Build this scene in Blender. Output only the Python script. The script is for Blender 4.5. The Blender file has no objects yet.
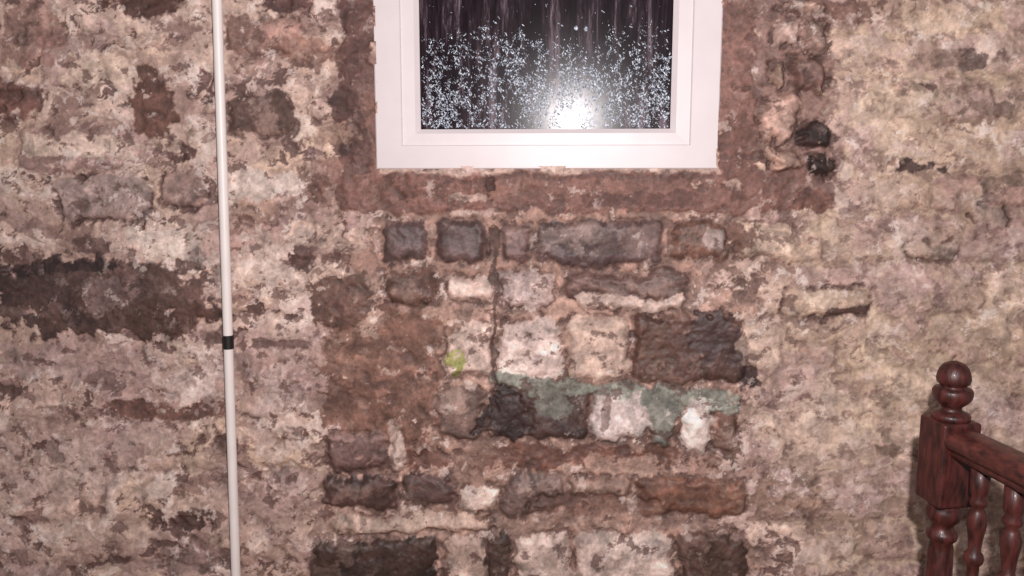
import bpy, bmesh, math, random
import numpy as np
from mathutils import Matrix, Vector
random.seed(7); rng=np.random.RandomState(11)
sc=bpy.context.scene
sc.view_settings.view_transform='Standard'
sc.view_settings.look='None'
# ---------------------------------------------------------------- camera
F=804.0; CZ=1.5; WY=2.0
PITCH=math.radians(8.0); YAW=math.radians(3.1)
R=np.array(Matrix.Rotation(YAW,3,'Z')@Matrix.Rotation(math.pi/2-PITCH,3,'X'))
cam_d=bpy.data.cameras.new('camera'); cam=bpy.data.objects.new('camera',cam_d)
sc.collection.objects.link(cam); cam.location=(0,0,CZ)
cam.rotation_euler=(math.pi/2-PITCH,0,YAW); cam_d.sensor_width=36; cam_d.lens=F*36/1024
cam_d.clip_start=0.02
sc.camera=cam
def at(px,py,y=WY):
    d=R@np.array([(px-512)/F,(288-py)/F,-1.0]); t=y/d[1]
    return (d[0]*t,y,CZ+d[2]*t)
def lin(c):
    c=np.array(c,dtype=float)/255.0
    return np.where(c<=0.04045,c/12.92,((c+0.055)/1.055)**2.4)
# ---------------------------------------------------------------- noise
def perlin(x,y,seed):
    xi=np.floor(x).astype(np.int64); yi=np.floor(y).astype(np.int64)
    xf=x-xi; yf=y-yi
    def g(ix,iy):
        h=(ix*374761393+iy*668265263+seed*974634777)&0xffffffff
        h=((h^(h>>13))*1274126177)&0xffffffff
        h=(h^(h>>16))&0xffff
        a=h*(2*math.pi/65536.0)
        return np.cos(a),np.sin(a)
    u=xf*xf*xf*(xf*(xf*6-15)+10); v=yf*yf*yf*(yf*(yf*6-15)+10)
    r=[]
    for dx,dy in((0,0),(1,0),(0,1),(1,1)):
        gx,gy=g(xi+dx,yi+dy); r.append(gx*(xf-dx)+gy*(yf-dy))
    return ((r[0]*(1-u)+r[1]*u)*(1-v)+(r[2]*(1-u)+r[3]*u)*v)*1.5
def fbm(x,y,s,o=4,seed=0,p=0.5):
    t=0;a=1;n=0
    for i in range(o):
        c_,s_=math.cos(0.7*i+seed*0.37),math.sin(0.7*i+seed*0.37)
        t=t+a*perlin((x*c_-y*s_)/s+i*7.31,(x*s_+y*c_)/s-i*3.17,seed+i*17); n+=a; a*=p; s*=0.49
    return t/n*1.5
def ss(a,b,x):
    t=np.clip((x-a)/(b-a),0,1); return t*t*(3-2*t)
# ---------------------------------------------------------------- wall grid
xs=np.concatenate([np.arange(-2.3,-1.56,0.014),np.arange(-1.56,1.40,0.0023),np.arange(1.40,2.3,0.014)])
zs=np.concatenate([np.arange(0,0.42,0.014),np.arange(0.42,1.95,0.0023),np.arange(1.95,2.71,0.014)])
X,Z=np.meshgrid(xs,zs)
P=np.stack([X.ravel(),np.full(X.size,WY),Z.ravel()-CZ],0)
C=R.T@P
px=(512+F*C[0]/-C[2]); py=(288-F*C[1]/-C[2])   # nominal wall units (about 2.5 mm each)
N=px.size
w1=fbm(px,py,60,3,1); w2=fbm(px,py,60,3,2)
w3=fbm(px,py,16,3,3); w4=fbm(px,py,16,3,4)
qx=px+7*w1+3*w3; qy=py+5*w2+2.5*w4
tx_=px+16*w1+6*w3; ty_=py+10*w2+5*w4
nA=fbm(px,py,90,3,5); nB=fbm(px,py,32,5,6,0.6); nC=fbm(px,py,12,4,7,0.65); nD=fbm(px,py,200,2,8)
nF=fbm(px,py,5,3,10,0.7)
def mix(col,c,a):
    return col*(1-a[:,None])+np.asarray(c,float)[None,:]*a[:,None]
col=np.tile(np.array([190.,162.,150.]),(N,1))
col=mix(col,[180,150,144],ss(-0.1,0.3,nA)*0.6)
col=mix(col,[202,174,154],ss(0.0,0.4,nD)*0.6)
rightm=ss(730,860,px+40*w1)
col=mix(col,[200,173,150],rightm*0.8)
H=np.zeros(N); gloss=np.zeros(N)
stones=[]
y=-420
while y<1100:
    h=rng.uniform(38,54); x=-700+rng.uniform(-60,0)
    while x<1750:
        w=rng.choice([rng.uniform(40,70),rng.uniform(70,135)])
        stones.append((x,y,x+w,y+h)); x+=w
    y+=h
pal=[(188,158,146),(168,138,132),(198,170,152),(154,124,118),(208,180,168),(182,154,138),(144,114,106),(194,164,152)]
def rrect(x0,y0,x1,y1,r,sel):
    cx,cy=(x0+x1)/2,(y0+y1)/2
    dx=np.abs(qx[sel]-cx)-((x1-x0)/2-r); dy=np.abs(qy[sel]-cy)-((y1-y0)/2-r)
    return np.hypot(np.maximum(dx,0),np.maximum(dy,0))+np.minimum(np.maximum(dx,dy),0)-r
def box(x0,y0,x1,y1,m=22):
    return np.nonzero((px>x0-m)&(px<x1+m)&(py>y0-m)&(py<y1+m))[0]
sid=[0]
def stone(x0,y0,x1,y1,c,a=1.0,h=1.0,inset=2.5,rag=4,g=0.0,edge=0.5,tex=0.22,sharp=1.0,smear=0.7):
    s=box(x0,y0,x1,y1)
    if len(s)==0:return
    sid[0]+=1
    d=rrect(x0+inset,y0+inset,x1-inset,y1-inset,min(8,(y1-y0)/2-inset-.5,(x1-x0)/2-inset-.5),s)
    d=d+rag*0.8*nC[s]+rag*1.0*nB[s]
    m=ss(sharp,-sharp,d)*a
    t=fbm(tx_[s]+sid[0]*37,ty_[s],28,5,60,0.62)
    tx=1+tex*(t*2.0+nC[s]*0.3+0.25*nF[s])
    cc=np.asarray(c,float)[None,:]*tx[:,None]
    # old plaster still smeared over part of the face
    cc=cc+(np.array([196.,168.,154.])[None,:]-cc)*(ss(0.16,0.26,fbm(tx_[s]*.7+sid[0]*11,ty_[s]+sid[0]*7,36,5,66,.62))*smear)[:,None]
    col[s]=col[s]*(1-m[:,None])+cc*m[:,None]
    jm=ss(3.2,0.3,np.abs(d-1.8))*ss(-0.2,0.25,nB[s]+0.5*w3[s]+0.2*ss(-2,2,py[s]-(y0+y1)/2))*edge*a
    col[s]=col[s]*(1-0.55*jm[:,None])+np.array([72.,52.,48.])[None,:]*0.55*jm[:,None]  # dark joint gaps plus crevice shadow, both painted into the stone colour
    H[s]=np.maximum(H[s],h*ss(3,-7,d)*a+0.3*t*m)-0.6*jm
    gloss[s]=gloss[s]*(1-m)+g*m
for i,(a,b,c,d) in enumerate(stones):
    k=pal[rng.randint(len(pal))]
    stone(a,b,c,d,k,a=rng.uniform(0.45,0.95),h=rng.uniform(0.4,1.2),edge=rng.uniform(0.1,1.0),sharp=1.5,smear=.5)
def layer(seed,s,asp,lo,wd,c,a,hh=None,o=6,mask=1.0,shade=0.06):
    global col,H
    n=fbm(tx_*asp,ty_,s,o,seed,0.63); m=ss(lo,lo+wd,n)*a*mask
    t=1+shade*(nC+nB)
    col=col*(1-m[:,None])+np.asarray(c,float)[None,:]*t[:,None]*m[:,None]
    if hh is not None: H=H*(1-m*0.6)+hh*m*0.6
    return m
layer(20,60,0.7,0.06,0.10,(214,187,175),0.42,0.8,mask=1-0.3*rightm)
layer(21,70,0.8,0.14,0.10,(213,189,163),0.38,0.75,mask=0.4+0.6*rightm)
layer(22,50,0.6,0.16,0.08,(156,126,118),0.45,0.4,mask=1-0.4*rightm)
layer(24,40,0.8,0.20,0.07,(232,213,205),0.55,0.95,mask=1-0.3*rightm)
layer(25,40,0.6,0.24,0.06,(126,98,92),0.62,0.2,mask=1-0.65*rightm)
layer(26,34,0.7,0.30,0.05,(88,64,60),0.8,-0.2,mask=1-0.55*rightm)
layer(27,80,0.9,0.18,0.06,(184,153,149),0.4,0.6)
layer(28,34,0.6,0.24,0.07,(168,142,123),0.5,0.4,mask=rightm)
rid=np.abs(fbm(tx_*0.45,ty_,44,4,29)); cr=ss(0.018,0.005,rid)*ss(0.05,0.25,fbm(px,py,70,2,30)); col=mix(col,[100,74,66],cr*0.6); H-=cr*0.4
# ---- authored exposed zones
def blob(cx,cy,rx,ry,c,a=1.0,rag=0.35,p=3.0,h=None,g=0.0,soft=None,tex=0.2):
    s=np.nonzero((np.abs(px-cx)<rx*1.8+15)&(np.abs(py-cy)<ry*1.8+15))[0]
    if len(s)==0:return
    sid[0]+=1
    if soft is None: soft=min(0.12,1.6/min(rx,ry))
    d=((np.abs(qx[s]-cx)/rx)**p+(np.abs(qy[s]-cy)/ry)**p)**(1/p)+rag*(nB[s]*1.3+nC[s]*0.7+0.4*w3[s])
    m=ss(1+soft,1-soft,d)*a
    t=fbm(tx_[s]+sid[0]*23,ty_[s],28,5,61,0.62)
    tx=1+tex*(t*2.0+nC[s]*0.3+0.25*nF[s])
    col[s]=col[s]*(1-m[:,None])+(np.asarray(c,float)[None,:]*tx[:,None])*m[:,None]
    if h is not None: H[s]=H[s]*(1-m)+(h+0.3*t)*m
    gloss[s]=gloss[s]*(1-m)+g*m
blob(540,345,212,150,(160,128,115),0.78,0.35,4,0.2,tex=.26)
blob(540,520,222,110,(154,123,111),0.75,0.35,4,0.2,tex=.26)
blob(385,385,60,80,(126,92,80),0.92,0.4,3,0.3,0.2,tex=.24)
blob(560,245,200,38,(148,116,104),0.85,0.3,4,0.2,0.15)
def band(x0,y0,x1,y1,c,a=1.0,h=0.55,rag=5,g=0.25,soft=1.6,tex=0.12):
    s=box(x0,y0,x1,y1,30)
    dx=np.abs(qx[s]-(x0+x1)/2)-(x1-x0)/2; dy=np.abs(qy[s]-(y0+y1)/2)-(y1-y0)/2
    d=np.maximum(dx,dy)+rag*(nB[s]*1.3+nC[s]*0.6)
    m=ss(soft,-soft,d)*a
    t=fbm(tx_[s]*.7,ty_[s],50,5,62,.6)
    tx=1+tex*(1.7*t+nC[s]*.6+0.5*nF[s])
    col[s]=col[s]*(1-m[:,None])+(np.asarray(c,float)[None,:]*tx[:,None])*m[:,None]
    H[s]=H[s]*(1-m)+(h+0.3*t+.2*nC[s])*m; gloss[s]=gloss[s]*(1-m)+g*m
band(752,-300,830,206,(130,100,92),0.9,0.4,14)
for a in [(768,20,800,52,(188,158,148)),(786,56,826,92,(104,76,70)),(764,60,786,90,(180,150,134)),(758,96,800,142,(170,138,126)),
          (800,118,834,148,(58,42,40)),(804,152,832,182,(58,42,40)),(762,146,802,182,(170,138,124)),(776,0,822,18,(172,142,130)),
          (772,-60,815,-20,(150,116,106)),(802,20,830,56,(156,128,118))]:
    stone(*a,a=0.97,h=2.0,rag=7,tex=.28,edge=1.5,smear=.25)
band(342,-330,380,212,(108,76,69),1,0.5,8)
band(352,168,806,211,(124,88,79),1,0.5,5)
band(716,-330,756,212,(126,90,81),1,0.5,7)
blob(815,203,22,9,(112,78,70),0.9,0.5)
blob(350,100,14,60,(84,58,54),0.8,0.6); blob(352,20,12,30,(90,62,58),0.7,0.6); blob(372,130,6,70,(144,108,98),0.6,0.7)
blob(335,135,22,10,(156,126,112),0.8,0.5); blob(330,170,18,12,(122,88,80),0.7,0.5)
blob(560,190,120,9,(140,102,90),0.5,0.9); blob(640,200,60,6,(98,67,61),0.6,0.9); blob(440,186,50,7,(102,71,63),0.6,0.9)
blob(735,60,14,60,(142,106,96),.5,.8); blob(730,150,16,40,(108,76,68),.6,.8)
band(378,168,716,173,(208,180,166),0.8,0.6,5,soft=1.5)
band(380,174,716,179,(84,55,50),0.55,0.3,5,soft=2)  # thin shadow line below the frame, painted into the wall colour
L=[(380,218,430,263,(90,72,71),.5),(438,218,491,263,(96,76,74),.5),(497,220,533,262,(110,88,85),.4),(534,219,662,266,(102,83,82),.5),
   (668,218,728,260,(118,87,76),.5),(732,222,800,262,(204,176,158),.1),(385,266,441,308,(112,85,76),.4),(444,272,492,304,(196,168,157),.1),
   (496,270,558,310,(196,171,165),.1),(562,268,690,304,(104,80,75),.4),(572,292,690,312,(202,176,165),.1),
   (441,318,496,380,(218,190,178),.05),(498,316,563,380,(224,199,191),.05),(566,314,628,380,(208,179,164),.05),
   (628,312,746,384,(92,66,59),.5),(436,386,486,438,(132,106,98),.2),(486,384,592,440,(80,62,59),.5),
   (592,386,648,444,(204,185,179),.1),(648,390,678,440,(142,136,130),.2),(680,398,711,454,(226,204,196),.05),(711,404,738,450,(116,87,78),.2),
   (330,426,388,470,(132,103,99),.2),(388,428,408,474,(208,182,172),.1),(412,440,436,478,(174,146,136),.1),
   (325,474,402,512,(84,62,58),.5),(402,472,458,508,(94,72,69),.4),(460,482,502,512,(210,186,175),.1),(502,472,562,514,(118,96,91),.4),
   (566,474,634,500,(160,130,118),.2),(634,474,752,516,(126,89,75),.4),
   (310,536,438,600,(66,50,46),.5),(440,536,492,600,(194,166,154),.1),(488,528,516,600,(76,58,53),.3),(516,530,574,600,(206,182,172),.1),
   (576,530,678,600,(208,184,174),.1),(680,532,748,600,(88,65,58),.3),(330,515,500,534,(194,166,152),.1)]
for a in L:
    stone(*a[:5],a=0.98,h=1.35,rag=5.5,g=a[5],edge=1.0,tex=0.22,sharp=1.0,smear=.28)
blob(560,457,130,12,(106,72,62),0.9,0.6,3,0.2,0.4)
blob(600,505,60,10,(136,100,87),0.6,0.6,3,0.2,0.2)
blob(715,340,24,28,(68,51,51),0.8,0.5,2.5,1.2,0.5)
blob(655,345,20,24,(98,70,58),0.7,0.5,2.5,1.2,0.5)
blob(748,368,10,22,(58,42,40),0.9,0.4)
blob(510,412,22,24,(50,38,38),0.85,0.5,2.5,0.5,0.4)
blob(570,415,14,18,(62,48,46),0.7,0.5)
blob(452,400,20,9,(168,140,129),0.7,0.5)
blob(600,245,30,10,(76,60,58),.7,.7); blob(560,232,30,8,(146,123,116),.6,.7); blob(470,285,20,8,(214,192,182),.7,.7)
blob(620,212,14,5,(160,120,106),.6,.8); blob(470,196,16,4,(208,182,170),.7,1.0); blob(720,182,18,4,(198,170,156),.7,1.0)
blob(410,160,10,3,(200,170,156),.5,1)
# slate course
s=np.nonzero((px>480)&(px<745)&(py>360)&(py<440))[0]
d=np.abs(qy[s]-(388+(px[s]-600)*0.10))-(6+5*ss(580,660,px[s])+9*nB[s]+5*w3[s]); m=ss(1.2,-1.2,d)*ss(486,494,px[s])*ss(742,736,px[s])*0.92
col[s]=col[s]*(1-m[:,None])+np.array([130,131,121])[None,:]*(1+0.22*nC[s]+0.1*nF[s]+0.22*w4[s])[:,None]*m[:,None]; H[s]=H[s]*(1-m)+1.4*m
blob(546,402,20,16,(122,121,112),0.85,0.7,2.5,1.2); blob(664,414,15,24,(134,133,124),0.85,0.5,2.5,1.2); blob(715,402,20,9,(140,140,131),0.85,0.5)
blob(620,416,22,24,(210,192,186),0.85,0.4,4); blob(606,410,4,24,(120,96,90),.6,.5)
blob(694,426,13,26,(226,206,198),0.95,0.25,5)
blob(452,360,9,13,(156,154,96),0.95,0.8,2.5); blob(456,372,5,7,(126,128,68),0.8,0.8,2.5)
blob(494,300,3,95,(70,50,46),0.7,0.9,4,0.0); blob(528,440,3,60,(84,62,56),.5,.9,4)
blob(350,345,30,20,(142,108,95),0.8,0.7); blob(400,335,45,20,(126,92,79),0.8,0.6); blob(340,298,34,24,(104,76,67),0.95,0.45,2.5,0.6,0.3)
blob(300,252,18,18,(86,62,58),0.8,0.5); blob(325,236,40,14,(206,180,166),0.7,0.7); blob(372,322,10,10,(210,182,168),0.6,0.7)
blob(395,440,9,20,(210,186,175),0.8,0.4,3); blob(360,400,30,14,(108,78,68),.6,.9); blob(345,455,20,14,(100,74,70),.7,.7)
blob(430,282,14,8,(88,64,56),0.7,0.5); blob(740,240,14,12,(100,72,64),0.8,0.5)
blob(640,238,20,14,(126,100,94),0.6,0.6); blob(712,238,9,9,(204,188,184),0.6,0.9)
blob(620,465,30,8,(192,160,146),.7,.8); blob(420,520,40,7,(200,174,160),.7,.8); blob(560,500,30,9,(92,70,64),.6,.7)
blob(475,455,26,10,(164,134,121),.6,.8); blob(640,545,24,8,(228,210,200),.5,.9)
# left side
blob(108,298,104,38,(86,65,61),0.97,0.33,3.2,0.9,0.5,tex=.26)
blob(40,290,38,30,(72,54,51),0.6,0.6); blob(112,296,26,16,(136,112,109),0.75,0.7,2.5,1.1); blob(180,290,26,20,(116,88,79),.6,.7)
blob(170,318,42,18,(84,58,50),0.7,0.6); blob(60,268,62,6,(54,40,40),0.8,0.7); blob(30,312,24,7,(150,124,114),.4,.9)
blob(95,243,16,9,(94,72,68),0.85,0.5); blob(152,110,20,28,(104,73,64),0.95,0.45,2.5,.4)
blob(148,80,12,14,(94,66,58),0.8,0.4)
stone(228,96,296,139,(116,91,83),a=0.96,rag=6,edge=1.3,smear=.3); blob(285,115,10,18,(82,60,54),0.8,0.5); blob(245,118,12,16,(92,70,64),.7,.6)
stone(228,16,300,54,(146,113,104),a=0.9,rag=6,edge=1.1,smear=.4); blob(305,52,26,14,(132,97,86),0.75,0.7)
blob(290,0,32,12,(92,63,59),0.95,0.5); blob(145,4,30,12,(88,60,53),0.95,0.5); blob(18,98,24,20,(108,76,69),0.92,0.5)
blob(18,30,40,30,(138,105,97),0.7,0.8); blob(48,56,20,14,(160,121,113),0.7,0.7)
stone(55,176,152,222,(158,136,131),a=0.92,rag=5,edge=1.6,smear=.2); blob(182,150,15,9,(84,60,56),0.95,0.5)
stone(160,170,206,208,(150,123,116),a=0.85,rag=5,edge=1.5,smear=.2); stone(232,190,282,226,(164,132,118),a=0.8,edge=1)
blob(260,182,40,14,(224,207,199),0.7,0.8); blob(90,145,60,10,(224,201,184),0.7,0.8); blob(100,70,36,14,(222,196,178),0.7,0.8)
blob(260,262,40,26,(218,195,184),0.7,0.7); blob(165,245,30,20,(224,206,195),0.7,0.8)
blob(162,409,66,10,(112,81,72),0.95,0.5,3,0.2); blob(182,522,34,6,(80,59,55),0.95,0.6); blob(200,515,20,4,(80,55,50),0.8,0.5)
blob(48,363,44,16,(170,145,139),0.7,0.8); blob(190,380,34,26,(222,201,193),0.6,0.8); blob(270,360,36,24,(176,147,141),0.7,0.7)
blob(275,345,30,5,(104,76,70),0.7,0.8); blob(190,560,36,14,(146,121,115),0.85,0.5); blob(70,470,60,30,(213,188,178),0.5,0.8)
blob(280,420,36,40,(218,195,186),0.45,0.8); blob(255,500,50,30,(168,141,133),0.5,0.8); blob(318,190,10,14,(112,80,70),0.7,0.6)
# right side
blob(920,90,20,6,(82,62,58),0.9,0.9); blob(920,168,20,6,(76,58,54),0.95,0.8); blob(978,60,16,9,(104,84,78),0.85,0.8)
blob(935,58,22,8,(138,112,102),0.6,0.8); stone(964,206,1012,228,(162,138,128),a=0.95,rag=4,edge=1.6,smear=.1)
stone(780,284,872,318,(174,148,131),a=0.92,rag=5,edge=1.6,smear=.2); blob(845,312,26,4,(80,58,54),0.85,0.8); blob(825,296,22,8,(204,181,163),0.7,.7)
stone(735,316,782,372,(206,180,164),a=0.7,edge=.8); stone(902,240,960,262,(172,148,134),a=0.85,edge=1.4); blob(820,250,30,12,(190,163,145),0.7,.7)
blob(850,10,26,10,(110,80,72),0.75,0.8); blob(860,382,14,10,(150,124,110),0.8,0.8); blob(1005,182,24,6,(128,104,93),0.7,0.8)
blob(890,110,46,36,(214,189,166),0.55,0.7); blob(960,22,50,14,(208,181,158),0.6,0.7); blob(900,400,40,60,(202,176,153),0.5,0.8)
blob(800,430,50,40,(214,189,170),0.5,0.8); blob(780,500,30,8,(158,128,112),0.7,0.8); blob(980,320,46,40,(196,170,147),0.5,0.8)
blob(900,450,24,6,(136,110,98),0.75,0.9); blob(800,480,40,5,(136,110,98),0.6,0.9); blob(990,110,26,6,(120,98,88),.7,.9)
# fine mottling + sparse chips
col*=(1+0.10*nC+0.08*nF+0.07*nB)[:,None]
dens=ss(-0.1,0.35,nB+nA)
wf=ss(0.29,0.35,fbm(px,py,18,5,31,0.72))*0.6*(0.3+0.7*dens); col=mix(col,[238,222,215],wf*(1-1.6*gloss))
dk=ss(0.29,0.35,fbm(px*.8,py,20,5,32,0.72))*0.6; col=mix(col,[90,66,61],dk*(1-.4*rightm)); H-=dk*0.3
col=np.clip(col,12,248)
lc=lin(col)
nz,nx=X.shape
def blur(a,k):
    a=a.reshape(nz,nx)
    for ax in (0,1):
        p=np.pad(a,[(k,k) if i==ax else (0,0) for i in (0,1)],mode='edge'); o=0
        for i in range(2*k+1): o=o+(p[i:i+nz,:] if ax==0 else p[:,i:i+nx])
        a=o/(2*k+1)
    return a.ravel()
H=blur(blur(H,1),1)
H=H*0.0145+0.003*nB+0.001*nC+0.004*nA
Yv=WY-(H)
bl=at(377,169); br_=at(717,169); WX0,WX1,WZ0=bl[0],br_[0],bl[2]; WZ1=WZ0+1.02
near=(X.ravel()>WX0-0.02)&(X.ravel()<WX1+0.02)&(Z.ravel()>WZ0-0.02)&(Z.ravel()<WZ1+0.02)
Yv=np.where(near,np.maximum(Yv,WY-0.012),Yv)
co=np.stack([X.ravel(),Yv,Z.ravel()],1).astype(np.float32)
idx=np.arange(N).reshape(nz,nx)
cxm=(X[:-1,:-1]+X[1:,1:])/2; czm=(Z[:-1,:-1]+Z[1:,1:])/2
keep=~((cxm>WX0+0.006)&(cxm<WX1-0.006)&(czm>WZ0+0.006)&(czm<WZ1-0.006))
f=np.stack([idx[:-1,:-1][keep],idx[:-1,1:][keep],idx[1:,1:][keep],idx[1:,:-1][keep]],1).astype(np.int32)
me=bpy.data.meshes.new('wall_back'); nf=len(f)
me.vertices.add(N); me.vertices.foreach_set('co',co.ravel())
me.loops.add(nf*4); me.loops.foreach_set('vertex_index',f.ravel())
me.polygons.add(nf); me.polygons.foreach_set('loop_start',np.arange(0,nf*4,4,dtype=np.int32))
me.polygons.foreach_set('use_smooth',np.ones(nf,dtype=bool))
me.update(calc_edges=True)
ca=me.color_attributes.new('stone_tint','FLOAT_COLOR','POINT')
ca.data.foreach_set('color',np.concatenate([lc,gloss[:,None]],1).astype(np.float32).ravel())
wall=bpy.data.objects.new('wall_back',me); sc.collection.objects.link(wall)
# ---------------------------------------------------------------- materials
def mat(name):
    m=bpy.data.materials.new(name); m.use_nodes=True; nt=m.node_tree
    return m,nt,nt.nodes['Principled BSDF']
def nd(nt,t,**k):
    n=nt.nodes.new(t)
    for a,b in k.items():
        if a in n.inputs: n.inputs[a].default_value=b
        else: setattr(n,a,b)
    return n
m,nt,b=mat('rubble_masonry')
at_=nd(nt,'ShaderNodeAttribute',attribute_name='stone_tint')
tc=nd(nt,'ShaderNodeTexCoord')
n1=nd(nt,'ShaderNodeTexNoise',Scale=120.0,Detail=6.0,Roughness=0.8); nt.links.new(tc.outputs['Object'],n1.inputs['Vector'])
mr=nd(nt,'ShaderNodeMapRange'); mr.inputs[1].default_value=0.35;mr.inputs[2].default_value=0.65;mr.inputs[3].default_value=0.85;mr.inputs[4].default_value=1.17
nt.links.new(n1.outputs['Fac'],mr.inputs[0])
mx=nd(nt,'ShaderNodeVectorMath',operation='SCALE'); nt.links.new(at_.outputs['Color'],mx.inputs[0]); nt.links.new(mr.outputs[0],mx.inputs['Scale'])
nt.links.new(mx.outputs[0],b.inputs['Base Color'])
mr2=nd(nt,'ShaderNodeMapRange'); mr2.inputs[3].default_value=0.7; mr2.inputs[4].default_value=0.2
nt.links.new(at_.outputs['Alpha'],mr2.inputs[0]); nt.links.new(mr2.outputs[0],b.inputs['Roughness'])
n2=nd(nt,'ShaderNodeTexNoise',Scale=45.0,Detail=7.0,Roughness=0.72); nt.links.new(tc.outputs['Object'],n2.inputs['Vector'])
bp=nd(nt,'ShaderNodeBump',Strength=0.5,Distance=0.006); nt.links.new(n2.outputs['Fac'],bp.inputs['Height']); nt.links.new(bp.outputs[0],b.inputs['Normal'])
me.materials.append(m)

def simple(name,rgb,rough,noise=0.08,scale=40,bump=0.0,stretch=None,coat=0):
    m,nt,b=mat(name); c=lin(rgb)
    tc=nd(nt,'ShaderNodeTexCoord'); n=nd(nt,'ShaderNodeTexNoise',Scale=scale,Detail=4.0)
    if stretch:
        mp=nd(nt,'ShaderNodeMapping'); mp.inputs['Scale'].default_value=stretch
        nt.links.new(tc.outputs['Object'],mp.inputs[0]); nt.links.new(mp.outputs[0],n.inputs['Vector'])
    else: nt.links.new(tc.outputs['Object'],n.inputs['Vector'])
    r=nd(nt,'ShaderNodeValToRGB'); r.color_ramp.elements[0].position=0.3; r.color_ramp.elements[1].position=0.7
    r.color_ramp.elements[0].color=(*(c*(1-noise)),1); r.color_ramp.elements[1].color=(*np.minimum(c*(1+noise),1),1)
    nt.links.new(n.outputs['Fac'],r.inputs[0]); nt.links.new(r.outputs[0],b.inputs['Base Color'])
    b.inputs['Roughness'].default_value=rough; b.inputs['Coat Weight'].default_value=coat; b.inputs['Coat Roughness'].default_value=0.15
    if bump:
        bp=nd(nt,'ShaderNodeBump',Strength=bump,Distance=0.003); nt.links.new(n.outputs['Fac'],bp.inputs['Height']); nt.links.new(bp.outputs[0],b.inputs['Normal'])
    return m
m_frame=simple('white_painted_frame',(224,213,215),0.4,0.03,14)
m_pole=simple('white_plastic',(240,231,228),0.4,0.03,20)
m_black=simple('black_rubber',(24,20,22),0.5,0.1,30)
m_wood=simple('mahogany_varnish',(68,30,27),0.45,0.75,30,0.45,(3,3,0.9),0.08)
m_rail=simple('mahogany_rail',(78,37,33),0.42,0.75,40,0.45,(2,1,2),0.12)
m_floor=simple('floorboards',(120,84,62),0.5,0.3,6,0.2,(8,1,1))
# ---------------------------------------------------------------- helpers
def obj(name,verts,faces,mat_,parent=None,smooth=False,bevel=0):
    me=bpy.data.meshes.new(name); me.from_pydata([tuple(v) for v in verts],[],faces); 
    bm=bmesh.new(); bm.from_mesh(me); bmesh.ops.recalc_face_normals(bm,faces=bm.faces); bm.to_mesh(me); bm.free()
    me.materials.append(mat_)
    if smooth: me.polygons.foreach_set('use_smooth',[True]*len(me.polygons))
    o=bpy.data.objects.new(name,me); sc.collection.objects.link(o)
    if parent: o.parent=parent
    if bevel:
        md=o.modifiers.new('b','BEVEL'); md.width=bevel; md.segments=3
    return o
def empty(name,loc=(0,0,0)):
    e=bpy.data.objects.new(name,None); sc.collection.objects.link(e); e.location=loc; e.empty_display_size=0.1; return e
def boxv(x0,x1,y0,y1,z0,z1):
    v=[(x,y,z) for x in(x0,x1) for y in(y0,y1) for z in(z0,z1)]
    return v,[(0,1,3,2),(4,6,7,5),(0,4,5,1),(2,3,7,6),(0,2,6,4),(1,5,7,3)]
def lathe(prof,cx,cy,n=28):
    v=[];f=[]
    for r,z in prof:
        for i in range(n):
            a=2*math.pi*i/n; v.append((cx+r*math.cos(a),cy+r*math.sin(a),z))
    for j in range(len(prof)-1):
        for i in range(n):
            f.append((j*n+i,j*n+(i+1)%n,(j+1)*n+(i+1)%n,(j+1)*n+i))
    f.append(tuple(range(n))); f.append(tuple((len(prof)-1)*n+i for i in range(n)))
    return v,f
v,f_=boxv(-2.3,2.3,-1.2,WY+0.0,-0.05,0.0); obj('floor',v,f_,m_floor)
# ---------------------------------------------------------------- window
win=empty('window_1')
yf=WY-0.006
prof=[(0,0.09),(0,0.0),(0.003,-0.003),(0.064,-0.003),(0.066,-0.001),(0.0665,0.004),(0.098,0.005),(0.104,0.009),(0.110,0.013),(0.110,0.09)]
def wcorner(ins): return ((WX0+ins,WZ0+ins*0.88),(WX1-ins*1.04,WZ0+ins*0.88),(WX1-ins*1.04,WZ1-ins),(WX0+ins,WZ1-ins))
v=[];f_=[]
for ins,dp in prof:
    for (x,z) in wcorner(ins): v.append((x,yf+dp,z))
for j in range(len(prof)-1):
    for i in range(4): f_.append((j*4+i,j*4+(i+1)%4,(j+1)*4+(i+1)%4,(j+1)*4+i))
obj('frame',v,f_,m_frame,win)
gy=yf+0.016
g_=wcorner(0.110); gx0,gx1,gz0,gz1=g_[0][0],g_[1][0],g_[0][1],g_[2][1]
m_glass,nt,b=mat('night_glass')
tc=nd(nt,'ShaderNodeTexCoord'); mp=nd(nt,'ShaderNodeMapping'); mp.inputs['Scale'].default_value=(22,1,2.2); nt.links.new(tc.outputs['Object'],mp.inputs[0])
n=nd(nt,'ShaderNodeTexNoise',Scale=1.6,Detail=6.0,Roughness=0.75,Distortion=0.3); nt.links.new(mp.outputs[0],n.inputs['Vector'])
r=nd(nt,'ShaderNodeValToRGB'); e=r.color_ramp.elements
e[0].position=0.44;e[0].color=(0.008,0.003,0.006,1); e[1].position=0.70;e[1].color=(0.24,0.18,0.21,1)
q=e.new(0.55); q.color=(0.026,0.015,0.021,1)
nt.links.new(n.outputs['Fac'],r.inputs[0]); nt.links.new(r.outputs[0],b.inputs['Base Color'])
b.inputs['Roughness'].default_value=0.2; b.inputs['Specular IOR Level'].default_value=0.16; b.inputs['Coat Weight'].default_value=0.3; b.inputs['Coat Roughness'].default_value=0.04
v,f_=boxv(gx0-.002,gx1+.002,gy,gy+0.006,gz0-.002,gz1+.002); obj('glass_pane',v,f_,m_glass,win)
m_drop,nt,b=mat('condensation_glint'); b.inputs['Roughness'].default_value=0.12
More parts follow.
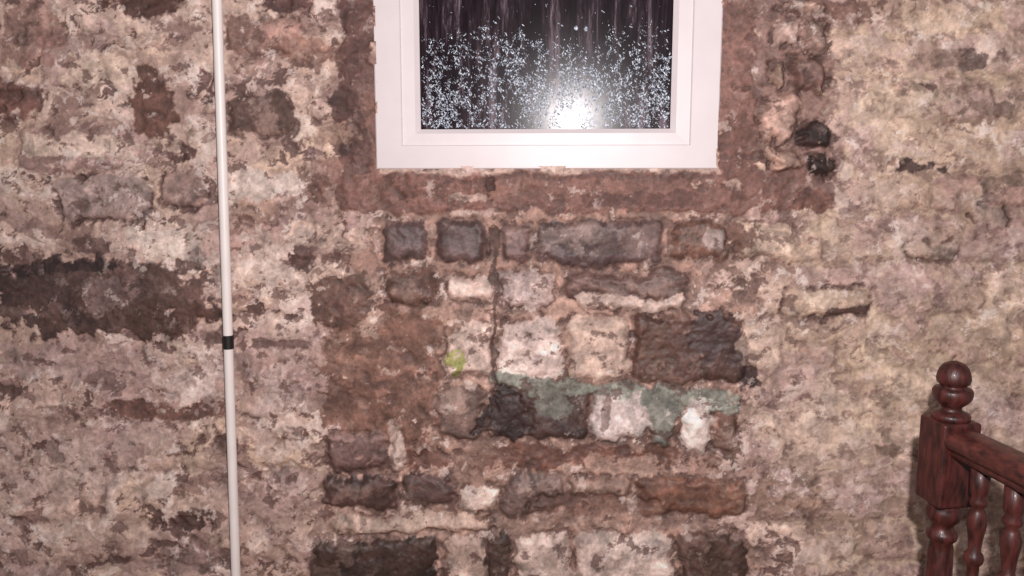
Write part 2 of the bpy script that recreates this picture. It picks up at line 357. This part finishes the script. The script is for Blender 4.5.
tc=nd(nt,'ShaderNodeTexCoord'); n=nd(nt,'ShaderNodeTexNoise',Scale=220.0,Detail=2.0); nt.links.new(tc.outputs['Object'],n.inputs['Vector'])
r=nd(nt,'ShaderNodeValToRGB'); e=r.color_ramp.elements
e[0].position=0.40; e[0].color=(0.08,0.10,0.15,1); e[1].position=0.62; e[1].color=(0.84,0.90,1.0,1)  # bluish-white drop colour imitates flash sparkle on the wet pane
nt.links.new(n.outputs['Fac'],r.inputs[0]); nt.links.new(r.outputs[0],b.inputs['Base Color'])
V=[];Fc=[]
def drop(x,z,rx,rz,ang):
    k=len(V); n=6
    V.append((x,gy-min(rx,rz)*0.6,z))
    for ring,(s,d) in enumerate(((0.65,0.42),(1.0,-0.02))):
        for i in range(n):
            a=2*math.pi*i/n; u=rx*s*math.cos(a); w=rz*s*math.sin(a)
            V.append((x+u*math.cos(ang)-w*math.sin(ang),gy-min(rx,rz)*d,z+u*math.sin(ang)+w*math.cos(ang)))
    for i in range(n):
        Fc.append((k,k+1+i,k+1+(i+1)%n)); Fc.append((k+1+i,k+1+n+i,k+1+n+(i+1)%n,k+1+(i+1)%n))
M=120000
cx_=rng.uniform(421,671,M); cy_=rng.uniform(4,131,M)
top=28+7*np.sin(cx_*0.045+1)+9*fbm(cx_,cx_*0,20,3,44)*2
dens=np.clip((cy_-top)/50.0,0,1)**0.8; dens=np.maximum(dens,np.where(cy_<top,0.012,0.03))
cl=fbm(cx_,cy_*0.5,18,3,40); c2=fbm(cx_,cy_,7,2,41)
dens*=np.clip(0.5+1.4*cl+1.4*c2,0.05,1)
dens=np.where(np.hypot(cx_-572,cy_-104)<42,np.minimum(1,dens*1.9+.12),dens)  # extra drops around the flash spot, added to imitate its halo
sel=np.nonzero(rng.rand(M)<dens*0.26)[0]
for i in sel:
    p=at(cx_[i],cy_[i],gy)
    if not(gx0+.004<p[0]<gx1-.004 and p[2]>gz0+.003): continue
    s=0.00055+0.0016*rng.rand()**4
    drop(p[0],p[2],s*rng.uniform(.6,1.0),s*rng.uniform(1,3.4),rng.choice([-0.6,0.5,0.9])+rng.uniform(-.3,.3))
for x,yy in((576,28),(586,29)):
    p=at(x,yy,gy); drop(p[0],p[2],.0055,.006,0)  # two oversized drops stand in for small lights seen in the pane
obj('droplets_and_glints',V,Fc,m_drop,win,smooth=True)
# ---------------------------------------------------------------- white pole
pole=empty('white_conduit_pipe')
a=np.array(at(217,0,WY-0.05)); c=np.array(at(236,576,WY-0.05)); dr=(a-c)/(a-c)[2]
def pt(z): return c+dr*(z-c[2])
def tube(name,z0,z1,r,m_,n=24,fl=0.0):
    v=[];f=[]
    st=[(z0,r*0.8),(z0+0.001,r),(z1-0.001,r),(z1,r*0.8)]
    for z,rr in st:
        p=pt(z)
        for i in range(n):
            t=2*math.pi*i/n; v.append((p[0]+rr*math.cos(t),p[1]+rr*math.sin(t),z))
    for j in range(3):
        for i in range(n): f.append((j*n+i,j*n+(i+1)%n,(j+1)*n+(i+1)%n,(j+1)*n+i))
    f.append(tuple(range(n)));f.append(tuple(3*n+i for i in range(n)))
    o=obj(name,v,f,m_,pole,smooth=True)
    o.modifiers.new('e','EDGE_SPLIT').split_angle=math.radians(40)
zc=at(230,342,WY-0.05)[2]
tube('lower_tube',0.0,zc-0.014,0.0118,m_pole)
tube('upper_tube',zc+0.014,2.7,0.0118,m_pole)
tube('black_coupler',zc-0.018,zc+0.018,0.0135,m_black)
for z in (0.25,2.3):
    p=pt(z); v,f_=boxv(p[0]-.022,p[0]+.022,p[1]-.004,WY+0.01,z-.01,z+.01); obj('wall_clip',v,f_,m_pole,pole,bevel=0.003)
# ---------------------------------------------------------------- stair balustrade
bal=empty('stair_balustrade')
nx0=np.array(at(949,440,1.6))[:2]
dirv=np.array([0.185,-1.0]); dirv/=np.linalg.norm(dirv); side=np.array([-dirv[1],dirv[0]])
def orient(v,o):
    return [(o[0]+dirv[0]*p[0]+side[0]*p[1],o[1]+dirv[1]*p[0]+side[1]*p[1],p[2]) for p in v]
def newel(o,tag):
    hw=0.040
    v,f=boxv(-hw,hw,-hw,hw,0.845,1.018); obj('newel_block'+tag,orient(v,o),f,m_wood,bal,bevel=0.006)
    v,f=boxv(-hw,hw,-hw,hw,0.0,0.22); obj('newel_base'+tag,orient(v,o),f,m_wood,bal,bevel=0.006)
    pr=[(0.030,1.013),(0.035,1.020),(0.036,1.026),(0.032,1.031),(0.022,1.034),(0.018,1.040),(0.020,1.045),(0.029,1.052),(0.035,1.060),(0.037,1.068),(0.037,1.076),(0.034,1.081),(0.025,1.083),(0.0245,1.088),
        (0.030,1.092),(0.032,1.100),(0.030,1.112),(0.026,1.122),(0.020,1.129),(0.013,1.133),(0.007,1.135),(0.001,1.136)]
    v,f=lathe(pr,o[0],o[1],36); obj('finial'+tag,v,f,m_wood,bal,smooth=True)
    pr=[(0.032,0.215),(0.034,0.23),(0.03,0.245),(0.024,0.25),(0.031,0.27),(0.034,0.33),(0.032,0.42),(0.029,0.55),(0.026,0.66),(0.024,0.745),(0.021,0.760),(0.028,0.767),(0.030,0.775),(0.028,0.783),(0.021,0.789),
        (0.022,0.800),(0.030,0.807),(0.034,0.818),(0.034,0.830),(0.030,0.837),(0.033,0.848)]
    v,f=lathe(pr,o[0],o[1],36); obj('newel_turning'+tag,v,f,m_wood,bal,smooth=True)
newel(nx0,''); Lr=1.05; far=nx0+dirv*Lr; newel(far,'_b')
hp=[(-.020,.940),(-.026,.946),(-.026,.955),(-.036,.962),(-.039,.972),(-.037,.983),(-.028,.991),(-.012,.996),(.012,.996),(.028,.991),(.037,.983),(.039,.972),(.036,.962),(.026,.955),(.026,.946),(.020,.940)]
v=[];f_=[]
for t in (0.038,Lr-0.038):
    for s_,z in hp: v.append((t,s_,z+0.012))
n=len(hp)
for i in range(n): f_.append((i,(i+1)%n,n+(i+1)%n,n+i))
f_.append(tuple(range(n)));f_.append(tuple(range(n,2*n)))
o=obj('handrail',orient(v,nx0),f_,m_rail,bal,smooth=True); o.modifiers.new('e','EDGE_SPLIT').split_angle=math.radians(50)
v,f_=boxv(0.03,Lr-0.03,-.03,.03,0.06,0.10); obj('bottom_rail',orient(v,nx0),f_,m_wood,bal,bevel=.004)
bp_=[(0.016,0.095),(0.017,0.16),(0.012,0.17),(0.018,0.18),(0.012,0.19),(0.014,0.22),(0.02,0.28),(0.021,0.36),(0.017,0.5),(0.012,0.62),(0.0105,0.70),(0.016,0.708),(0.018,0.715),(0.016,0.722),(0.0105,0.728),
     (0.0105,0.755),(0.016,0.762),(0.018,0.770),(0.016,0.778),(0.011,0.785),(0.013,0.81),(0.017,0.835),(0.018,0.85),(0.014,0.865),(0.010,0.872),(0.016,0.879),(0.017,0.886),(0.013,0.894),(0.017,0.905),(0.018,0.956)]
k=0; t=0.095
while t<Lr-0.06:
    o_=nx0+dirv*t; v,f_=lathe(bp_,o_[0],o_[1],24); obj('baluster_%d'%k,v,f_,m_wood,bal,smooth=True); k+=1; t+=0.088
# ---------------------------------------------------------------- lights
Pq=at(572,119,gy)
ld=bpy.data.lights.new('flash','POINT'); ld.energy=156; ld.shadow_soft_size=0.022; ld.color=(1,0.94,0.935)
lo=bpy.data.objects.new('flash_lamp',ld); sc.collection.objects.link(lo); lo.location=(2*Pq[0],0,2*Pq[2]-CZ)
w=bpy.data.worlds.new('w'); sc.world=w; w.use_nodes=True
w.node_tree.nodes['Background'].inputs[0].default_value=(1,0.94,0.93,1); w.node_tree.nodes['Background'].inputs[1].default_value=0.22
